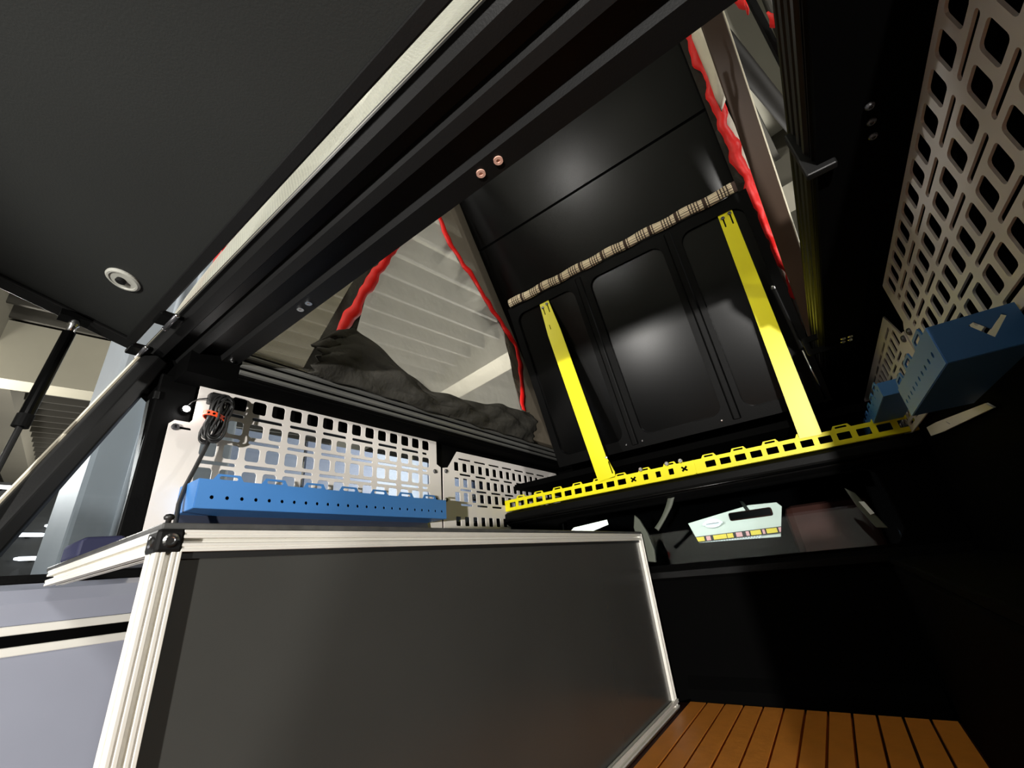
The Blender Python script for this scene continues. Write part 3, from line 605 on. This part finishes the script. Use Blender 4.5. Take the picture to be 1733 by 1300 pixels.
obj('arm', MB().prism([(-0.010, -0.033), (0.010, -0.033), (0.010, 0.033), (-0.010, 0.033)], (0.207, 1.935, 0.745), (0.215, 0.98, 1.66), Vector((0, 0.69, 0.72)), X), BROWNARM, ra, bevel=0.003)
obj('edge_bead', MB().tube([(0.241, 1.930, 0.740), (0.249, 0.975, 1.655)], 0.003, 6), PALET, ra)
r2 = thing('roof_arm', (0.24, 0.9, 0.75), 'thin black roof arm above the rail bracket on the right', 'arm', 'roof arms')
obj('arm', MB().prism([(-0.012, -0.006), (0.012, -0.006), (0.012, 0.006), (-0.012, 0.006)], (0.245, 0.905, 0.74), (0.245, 0.80, 1.30), Y, X), K, r2)
obj('pivot', MB().tube([(0.20, 0.88, 0.78), (0.26, 0.88, 0.78)], 0.010, 10), STEEL, r2)
rk = thing('rail_bracket', (0.2, 0.80, 0.60), 'small bolted bracket on the right rail near the top', 'bracket', 'rail brackets')
obj('plate', MB().box(0.165, 0.212, 0.768, 0.784, 0.588, 0.70), K2, rk, bevel=0.003)
for i in range(3): screw(rk, (0.255 + 0.004 * i, 0.69 + 0.035 * i, 0.598), -Z, 0.0065, 'bolt', STEEL)
rk2 = thing('rail_bracket', (0.2, 1.75, 0.60), 'black latch bracket on the right rail by the zip end', 'bracket', 'rail brackets')
obj('plate', plate_mesh('lp', [rr(0.18, 0.62, 0.10, 0.07, 0.01), rr(0.165, 0.62, 0.045, 0.03, 0.008)], 0.008, (0, 1.70, 0), X, Z), K, rk2)
for i in range(4): screw(rk2, (0.235 + 0.02 * (i % 2), 1.66 + 0.03 * (i // 2), 0.598), -Z, 0.008)

# ================================================================ cabinet of aluminium profile
def tslot(w_, h_, s=0.010, d=0.010):
    """slotted profile outline, centred"""
    a, b, c = w_ / 2, h_ / 2, s / 2; e = 0.0011
    def side(L):                     # half-length L: fine grooves either side of the slot
        q = (L + c) / 2; return [(-L, 0), (-q - e, 0), (-q - e, e), (-q + e, e), (-q + e, 0), (-c, 0), (-c, d), (c, d), (c, 0), (q - e, 0), (q - e, e), (q + e, e), (q + e, 0)]
    P = [(x, -b + y) for x, y in side(a)] + [(a - y, x) for x, y in side(b)] + [(-x, b - y) for x, y in side(a)] + [(-a + y, -x) for x, y in side(b)]
    return P
cbt = thing('cabinet', (-0.95, 1.0, -0.52), 'long cabinet of black panels in silver slotted aluminium frame', 'cabinet')
XF = -0.655; Yr, Yf = 0.178, 1.845; zt = 0.087; zb = -0.516
g = 0.034; yp = 0.027
obj('post', MB().prism(tslot(g, yp, 0.006), (XF - g / 2, Yr + yp / 2, zb), (XF - g / 2, Yr + yp / 2, zt - 0.026), X, Y), ALU, cbt, bevel=0.0015)
obj('post', MB().prism(tslot(g, 0.030), (XF - g / 2, Yf - 0.015, zb), (XF - g / 2, Yf - 0.015, zt), X, Y), ALU, cbt, bevel=0.0015)
for yy in (Yf - 0.02,): obj('post', MB().prism(tslot(g, 0.03), (-1.27, yy, zb), (-1.27, yy, zt), X, Y), ALU, cbt)
obj('top_rail', MB().prism(tslot(g, 0.026, 0.006), (XF - g / 2, Yr + yp - 0.002, zt - 0.013), (XF - g / 2, Yf - 0.012, zt - 0.013), X, Z), ALU, cbt, bevel=0.0015)
obj('rear_rail', MB().prism(tslot(0.027, 0.027, 0.006), (XF - 0.03, Yr + 0.0135, zt - 0.0135), (-1.25, Yr + 0.0135, zt - 0.0135), Y, Z), ALU, cbt, bevel=0.0015)
obj('bottom_rail', MB().prism(tslot(0.034, 0.030, 0.008), (XF - 0.012, Yr + yp - 0.005, zb + 0.010), (XF - 0.012, Yf, zb + 0.010), X, Z), ALU, cbt, bevel=0.0015)
obj('front_panel', MB().box(XF - 0.022, XF - 0.010, Yr + yp - 0.008, Yf - 0.028, zb + 0.02, zt - 0.032), PANEL, cbt)
obj('panel_gasket', MB().box(XF - 0.020, XF - 0.006, Yr + yp, Yf - 0.03, zt - 0.034, zt - 0.026), RUB, cbt)
obj('top_board', MB().box(-1.285, XF - 0.004, Yr + 0.002, Yf, zt + 0.001, zt + 0.009), EDGEM, cbt, bevel=0.002)
obj('back_panel', MB().box(-1.29, -1.283, 0.9, Yf, zb + 0.02, zt - 0.03), KM, cbt)
cbk = obj('corner_bracket', MB().box(XF - 0.036, XF + 0.001, Yr - 0.002, Yr + 0.027, zt - 0.027, zt + 0.001), K2, cbt, bevel=0.004)
obj('bolt', MB().lathe([(0.0085, 0), (0.0085, 0.0012), (0.006, 0.002), (0.004, 0.002), (0.0035, 0.0005), (0, 0.0005)], (XF + 0.001, Yr + 0.0125, zt - 0.013), X, 16), CHROME, cbk)
obj('bolt', MB().lathe([(0.007, 0), (0.007, 0.0012), (0.004, 0.002), (0, 0.002)], (XF - 0.018, Yr - 0.002, zt - 0.013), -Y, 16), CHROME, cbk)
obj('knob', MB().lathe([(0.003, 0), (0.003, 0.003), (0.005, 0.004), (0.006, 0.007), (0.004, 0.010), (0, 0.011)], (XF - 0.008, Yr + 0.008, zt + 0.009), Z, 14), RUB, cbk, smooth=True)
nb = thing('navy_case', (-1.18, 0.23, 0.094), 'small navy blue case on the cabinet near the triangular window', 'case')
obj('body', MB().prism([(-0.03, 0.0), (-0.03, 0.028), (-0.024, 0.034), (0.03, 0.037), (0.035, 0.03), (0.035, 0.0)], (-1.22, 0.215, 0.098), (-1.10, 0.215, 0.098), Y, Z), NAVY, nb, bevel=0.006)

# ================================================================ lamp, cable bundle and strap
led = thing('led_lamp', (-1.385, 0.372, 0.515), 'lit white LED lamp at the notch of the left panel', 'lamp')
obj('housing', MB().lathe([(0.012, 0), (0.013, 0.006), (0.010, 0.010), (0.0, 0.010)], (-1.405, 0.372, 0.520), X, 16), K, led)
obj('diffuser', MB().lathe([(0.009, 0.010), (0.0075, 0.014), (0.0, 0.0155)], (-1.405, 0.372, 0.520), X, 16), LEDM, led, smooth=True)
lamp('led_glow', (-1.375, 0.372, 0.520), 0.10, 0.01, (1, 0.98, 0.95))
cbn = thing('cable_bundle', (-1.37, 0.44, 0.42), 'bundled black cable tied to the left panel with orange band', 'cable')
obj('plug', MB().box(-1.396, -1.370, 0.415, 0.452, 0.545, 0.578), RUB, cbn, bevel=0.004)
for i in range(13):
    ry, rz = random.uniform(0.016, 0.034), random.uniform(0.052, 0.072); cy, cz = 0.443 + random.uniform(-0.010, 0.010), 0.495 + random.uniform(-0.012, 0.012); ph = random.uniform(0, 6.28)
    pts = []
    for k in range(36):
        a = 2 * math.pi * k / 36; pinch = 0.45 + 0.55 * abs(math.sin(a))
        pts.append((-1.378 + 0.005 * i * 0.6 + 0.006 * math.sin(2 * a + ph), cy + ry * math.cos(a) * pinch + 0.15 * (math.sin(a) * rz), cz + rz * math.sin(a)))
    obj('cable_loop', MB().tube(pts, 0.0034, 6, True), RUB, cbn, smooth=True)
obj('lead', MB().tube([(-1.372, 0.440, 0.440), (-1.366, 0.430, 0.405), (-1.362, 0.415, 0.345), (-1.350, 0.398, 0.290), (-1.335, 0.388, 0.240), (-1.32, 0.386, 0.19), (-1.30, 0.392, 0.145), (-1.27, 0.40, 0.096)], 0.0055, 10), RUB, cbn, smooth=True)
obj('lamp_lead', MB().tube([(-1.385, 0.416, 0.562), (-1.392, 0.396, 0.556), (-1.398, 0.382, 0.545), (-1.402, 0.374, 0.530)], 0.002, 6), RUB, cbn, smooth=True)
pts = []
for k in range(24):
    a = 2 * math.pi * k / 24; pts.append((-1.368 + 0.024 * math.cos(a), 0.440 + 0.030 * math.sin(a), 0.498 - 0.010 * math.sin(a)))
ot = thing('orange_strap', (-1.37, 0.44, 0.49), 'orange perforated rubber strap around the cable bundle', 'strap')
mb = MB(); nb_ = len(pts)
for p in pts:
    d_ = (Vector(p) - Vector((-1.368, 0.440, 0.498))).normalized()
    for dz, dr in ((-0.007, 0), (0.007, 0), (0.007, 0.003), (-0.007, 0.003)): mb.v.append(tuple(Vector(p) + d_ * dr + Z * dz))
for k in range(nb_):
    a_, b2 = k * 4, ((k + 1) % nb_) * 4
    mb.f += [(a_ + q, a_ + (q + 1) % 4, b2 + (q + 1) % 4, b2 + q) for q in range(4)]
obj('band', mb, ORANGE, ot)
for k in range(5):
    a = math.radians(-50 + 25 * k); c0 = Vector((-1.368 + 0.0274 * math.cos(a), 0.440 + 0.0334 * math.sin(a), 0.498 - 0.010 * math.sin(a)))
    obj('hole', MB().lathe([(0.0035, 0), (0.0035, 0.0006), (0, 0.0006)], c0, Vector((math.cos(a), math.sin(a), 0)), 10), KM, ot)

# ================================================================ truck cab beyond the front opening
wc_out = [(-2.6, -1.3), (-2.6, 0.75), (0.9, 0.75), (0.9, -1.3)]
s = 3.6
ws = [(-0.248 * s, 0.0555 * s), (-0.176 * s, 0.0660 * s), (-0.120 * s, 0.0740 * s), (-0.070 * s, 0.0715 * s), (-0.0630 * s, 0.062 * s), (-0.0820 * s, 0.0080 * s), (-0.236 * s, 0.0140 * s)]
lw = [(-0.556 * s, 0.066 * s), (-0.530 * s, 0.084 * s), (-0.432 * s, 0.0905 * s), (-0.430 * s, 0.078 * s), (-0.476 * s, 0.068 * s), (-0.48 * s, 0.02 * s), (-0.56 * s, 0.02 * s)]
struct('wall_cab', plate_mesh('w', [wc_out, ws, lw], 0.03, (0, s, 0), X, Z), KM)
struct('floor_cab', MB().box(-2.27, 0.65, 2.0, s, -0.62, -0.585), KM)
struct('ceiling_cab', MB().box(-1.75, 0.65, 2.0, s, 0.42, 0.45), KM)
struct('wall_cab_left', MB().box(-2.3, -2.27, 2.0, s, -1.0, 0.45), KM)
struct('wall_cab_right', MB().box(0.65, 0.68, 2.0, s, -1.0, 0.45), KM)
struct('window_5', MB().box(-1.2, 0.1, s + 0.02, s + 0.024, 0.0, 0.32), GLASS)
mr = thing('rearview_mirror', (-0.48, 3.3, 0.17), 'dark rear-view mirror in front of the windshield', 'mirror')
obj('housing', MB().box(-0.535, -0.270, 3.28, 3.31, 0.158, 0.212), BROWN, mr, bevel=0.012)
obj('glass', MB().box(-0.528, -0.278, 3.277, 3.281, 0.164, 0.206), KG, mr)
obj('stalk', MB().tube([(-0.41, 3.30, 0.21), (-0.44, 3.40, 0.27), (-0.47, 3.55, 0.30)], 0.012, 8), GREYT, mr, smooth=True)
hr = thing('car_seat', (0.02, 2.5, -0.58), 'brown leather seat back seen through the cab window', 'seat')
obj('backrest', MB().box(-0.155, 0.175, 2.44, 2.56, -0.45, 0.150), BROWN, hr, bevel=0.035)
obj('cushion', MB().box(-0.18, 0.20, 2.46, 2.95, -0.58, -0.42), BROWN, hr, bevel=0.03)
pl = thing('pillar_trim', (-0.66, 1.96, 0.0), 'pale grey trim blade standing at the far cabinet corner', 'trim')
obj('blade', MB().prism([(-0.690, -0.02), (-0.700, 0.05), (-0.705, 0.12), (-0.690, 0.172), (-0.672, 0.15), (-0.648, 0.09), (-0.635, 0.02), (-0.640, -0.03)], (0, 1.90, 0), (0, 1.915, 0), X, Z), GREYT, pl, bevel=0.003)
sb = thing('seat_belt', (-0.55, 2.1, 0.1), 'dark grey seat belt curving beside the cab window', 'seat belt')
ribbon('webbing', [(-0.47, 1.915, 0.262), (-0.505, 1.915, 0.235), (-0.535, 1.915, 0.185), (-0.575, 1.915, 0.135), (-0.61, 1.915, 0.10)], 0.022, GREYT, sb, 0.0, normal=Y)
wt = thing('window_streak', (0.11, 1.9, 0.05), 'grey shard for the light streak on the window frame edge, with small white tab', 'light streak')
obj('frame_streak', MB().prism([(0.085, 0.150), (0.108, 0.128), (0.155, 0.005), (0.125, 0.010), (0.098, 0.085)], (0, 1.905, 0), (0, 1.918, 0), X, Z), GREYT, wt, bevel=0.003)  # solid shard stands in for the reflection along the glass edge
obj('tab', MB().prism([(0.108, 0.098), (0.122, 0.096), (0.136, 0.055), (0.124, 0.052)], (0, 1.898, 0), (0, 1.905, 0), X, Z), BOOTHW, wt)

# ================================================================ things out in the hall
bt = thing('booth_wall', (-1.1, 7.0, -H), 'pale exhibition booth wall seen through the windshield', 'booth')
obj('board', MB().box(-4.6, 0.3, 7.0, 7.06, -H, 1.3), BOARD, bt)
def ell(cx, cz, a, b, n=20): return [(cx + a * math.cos(2 * math.pi * i / n), cz + b * math.sin(2 * math.pi * i / n)) for i in range(n)]
lg = obj('oval_logo', MB().prism(ell(-1.38, 0.340, 0.125, 0.060), (0, 6.985, 0), (0, 6.999, 0), X, Z), BOOTHW, bt)
obj('logo_bar', MB().box(-1.52, -1.24, 6.980, 6.985, 0.325, 0.355), BOOTHW, lg)
obj('logo_line', MB().box(-1.47, -1.29, 6.976, 6.980, 0.337, 0.343), GREYT, lg)
stp = obj('sign_strip', MB().box(-1.75, -0.45, 6.985, 6.999, 0.105, 0.185), BOOTHK, bt)
for x0_, x1_, mm in ((-1.70, -1.55, BOOTHY), (-1.52, -1.46, BOOTHP), (-1.42, -1.24, BOOTHY), (-1.23, -1.15, BOOTHY), (-1.11, -1.03, BOOTHP), (-0.98, -0.94, BOOTHP), (-0.92, -0.79, BOOTHY), (-0.77, -0.74, BOOTHP), (-0.72, -0.59, BOOTHY), (-0.57, -0.53, BOOTHP)):
    obj('sign_tile', MB().box(x0_, x1_, 6.978, 6.985, 0.115, 0.175), mm, stp)
for i in range(22):
    for r in range(2):
        obj('check', MB().box(-1.60 + 0.036 * i + 0.018 * r, -1.582 + 0.036 * i + 0.018 * r, 6.985, 6.999, 0.065 + 0.018 * r, 0.083 + 0.018 * r), BOOTHW, bt)
cl = thing('column', (-3.3, 0.85, -H), 'pale grey square column beyond the triangular window', 'column')
obj('shaft', MB().box(-3.6, -3.0, 0.445, 1.10, -H, 3.5), COLM, cl, bevel=0.02)
for y in (0.62, 0.70): obj('conduit', MB().tube([(-2.99, y, -H), (-2.99, y, 3.5)], 0.016, 8), COLM, cl, smooth=True)
dk = thing('display_partition', (-7, 1.0, -H), 'dark partition wall behind the column outside', 'partition')
obj('panel', MB().box(-7.1, -7.0, -4.0, 1.9, -H, 1.40), BOOTHK, dk)
dp = thing('display_partition', (-6, 4.0, -H), 'pale blue-grey display wall outside the long window', 'partition')
for i in range(11):
    obj('wall_board', MB().box(-6.05, -6.0, 1.95 + i * 1.25, 3.15 + i * 1.25, -H, 2.1), mat('booth_greyblue_%d' % (i % 3), [rgb(88, 96, 112), rgb(72, 80, 98), rgb(98, 104, 114)][i % 3], 0.6), dp)
du = thing('air_duct', (-11, 0, 2.2), 'round grey air duct under the hall ceiling at the left edge', 'duct')
obj('duct', MB().tube([Vector((-10.2, -0.6, 2.35)) + ad * t for t in (-8, -4, -0.2)], 0.42, 20), DUCTM, du, smooth=True)
bm_ = thing('ceiling_beam', (-9.5, 0, 2.6), 'deep flat concrete beam under the hall ceiling at left', 'beam')
obj('web', MB().obox(Vector((-9.2, -6, 2.95)), ad * 16, Vector((-0.4, 0.05, 0)), Z * 0.85), CONC2, bm_)
for k, (px, pz, rad) in enumerate(((0.78, 3.30, 0.065), (1.25, 3.28, 0.035))):
    pp = thing('ceiling_pipe', (px, 5, pz), ['thick dark pipe below the hall ceiling beyond the tent window', 'thin dark pipe beside the thick ceiling pipe'][k], 'pipe')
    d72 = Vector((math.cos(math.radians(72)), math.sin(math.radians(72)), 0))
    obj('pipe', MB().tube([Vector((px - 0.4, 2.1, pz)) + d72 * t for t in (0, 6, 14)], rad, 14), PIPEM, pp, smooth=True)
    for t in (2.6, 4.2): obj('coupling', MB().tube([Vector((px - 0.4, 2.1, pz)) + d72 * (t + e) for e in (-0.03, 0.03)], rad * 1.15, 14), PALET, pp)
for k, (yy, zz_, lab) in enumerate(((0.97, 0.945, 'glowing tube for a light reflected low in the triangular window, nearest the column'), (0.75, 0.85, 'glowing tube for a light reflected in the triangular window, leftmost of the trio'), (0.83, 0.613, 'glowing tube for a light reflected in the triangular window, lowest of the trio'), (0.42, 1.33, 'bright hall lamp left of the slanted post at the left edge'))):
    wl_ = thing('glow_tube', (-6.9, yy, zz_ - 0.03), lab, 'lamp', 'glowing tubes on the dark partition')
    obj('bracket', MB().box(-7.0, -6.93, yy - 0.02, yy + 0.02, zz_ - 0.02, zz_ + 0.02), K, wl_)
    obj('tube', MB().tube([(-6.91, yy - 0.13, zz_), (-6.91, yy - 0.09, zz_), (-6.91, yy + 0.09, zz_), (-6.91, yy + 0.13, zz_)], [0.010, 0.020, 0.020, 0.010], 10), GLOWM, wl_, smooth=True)  # trio paints in hall lights reflected by the triangular window glass
for o in bpy.data.objects:
    if 'off' in o: del o['off']
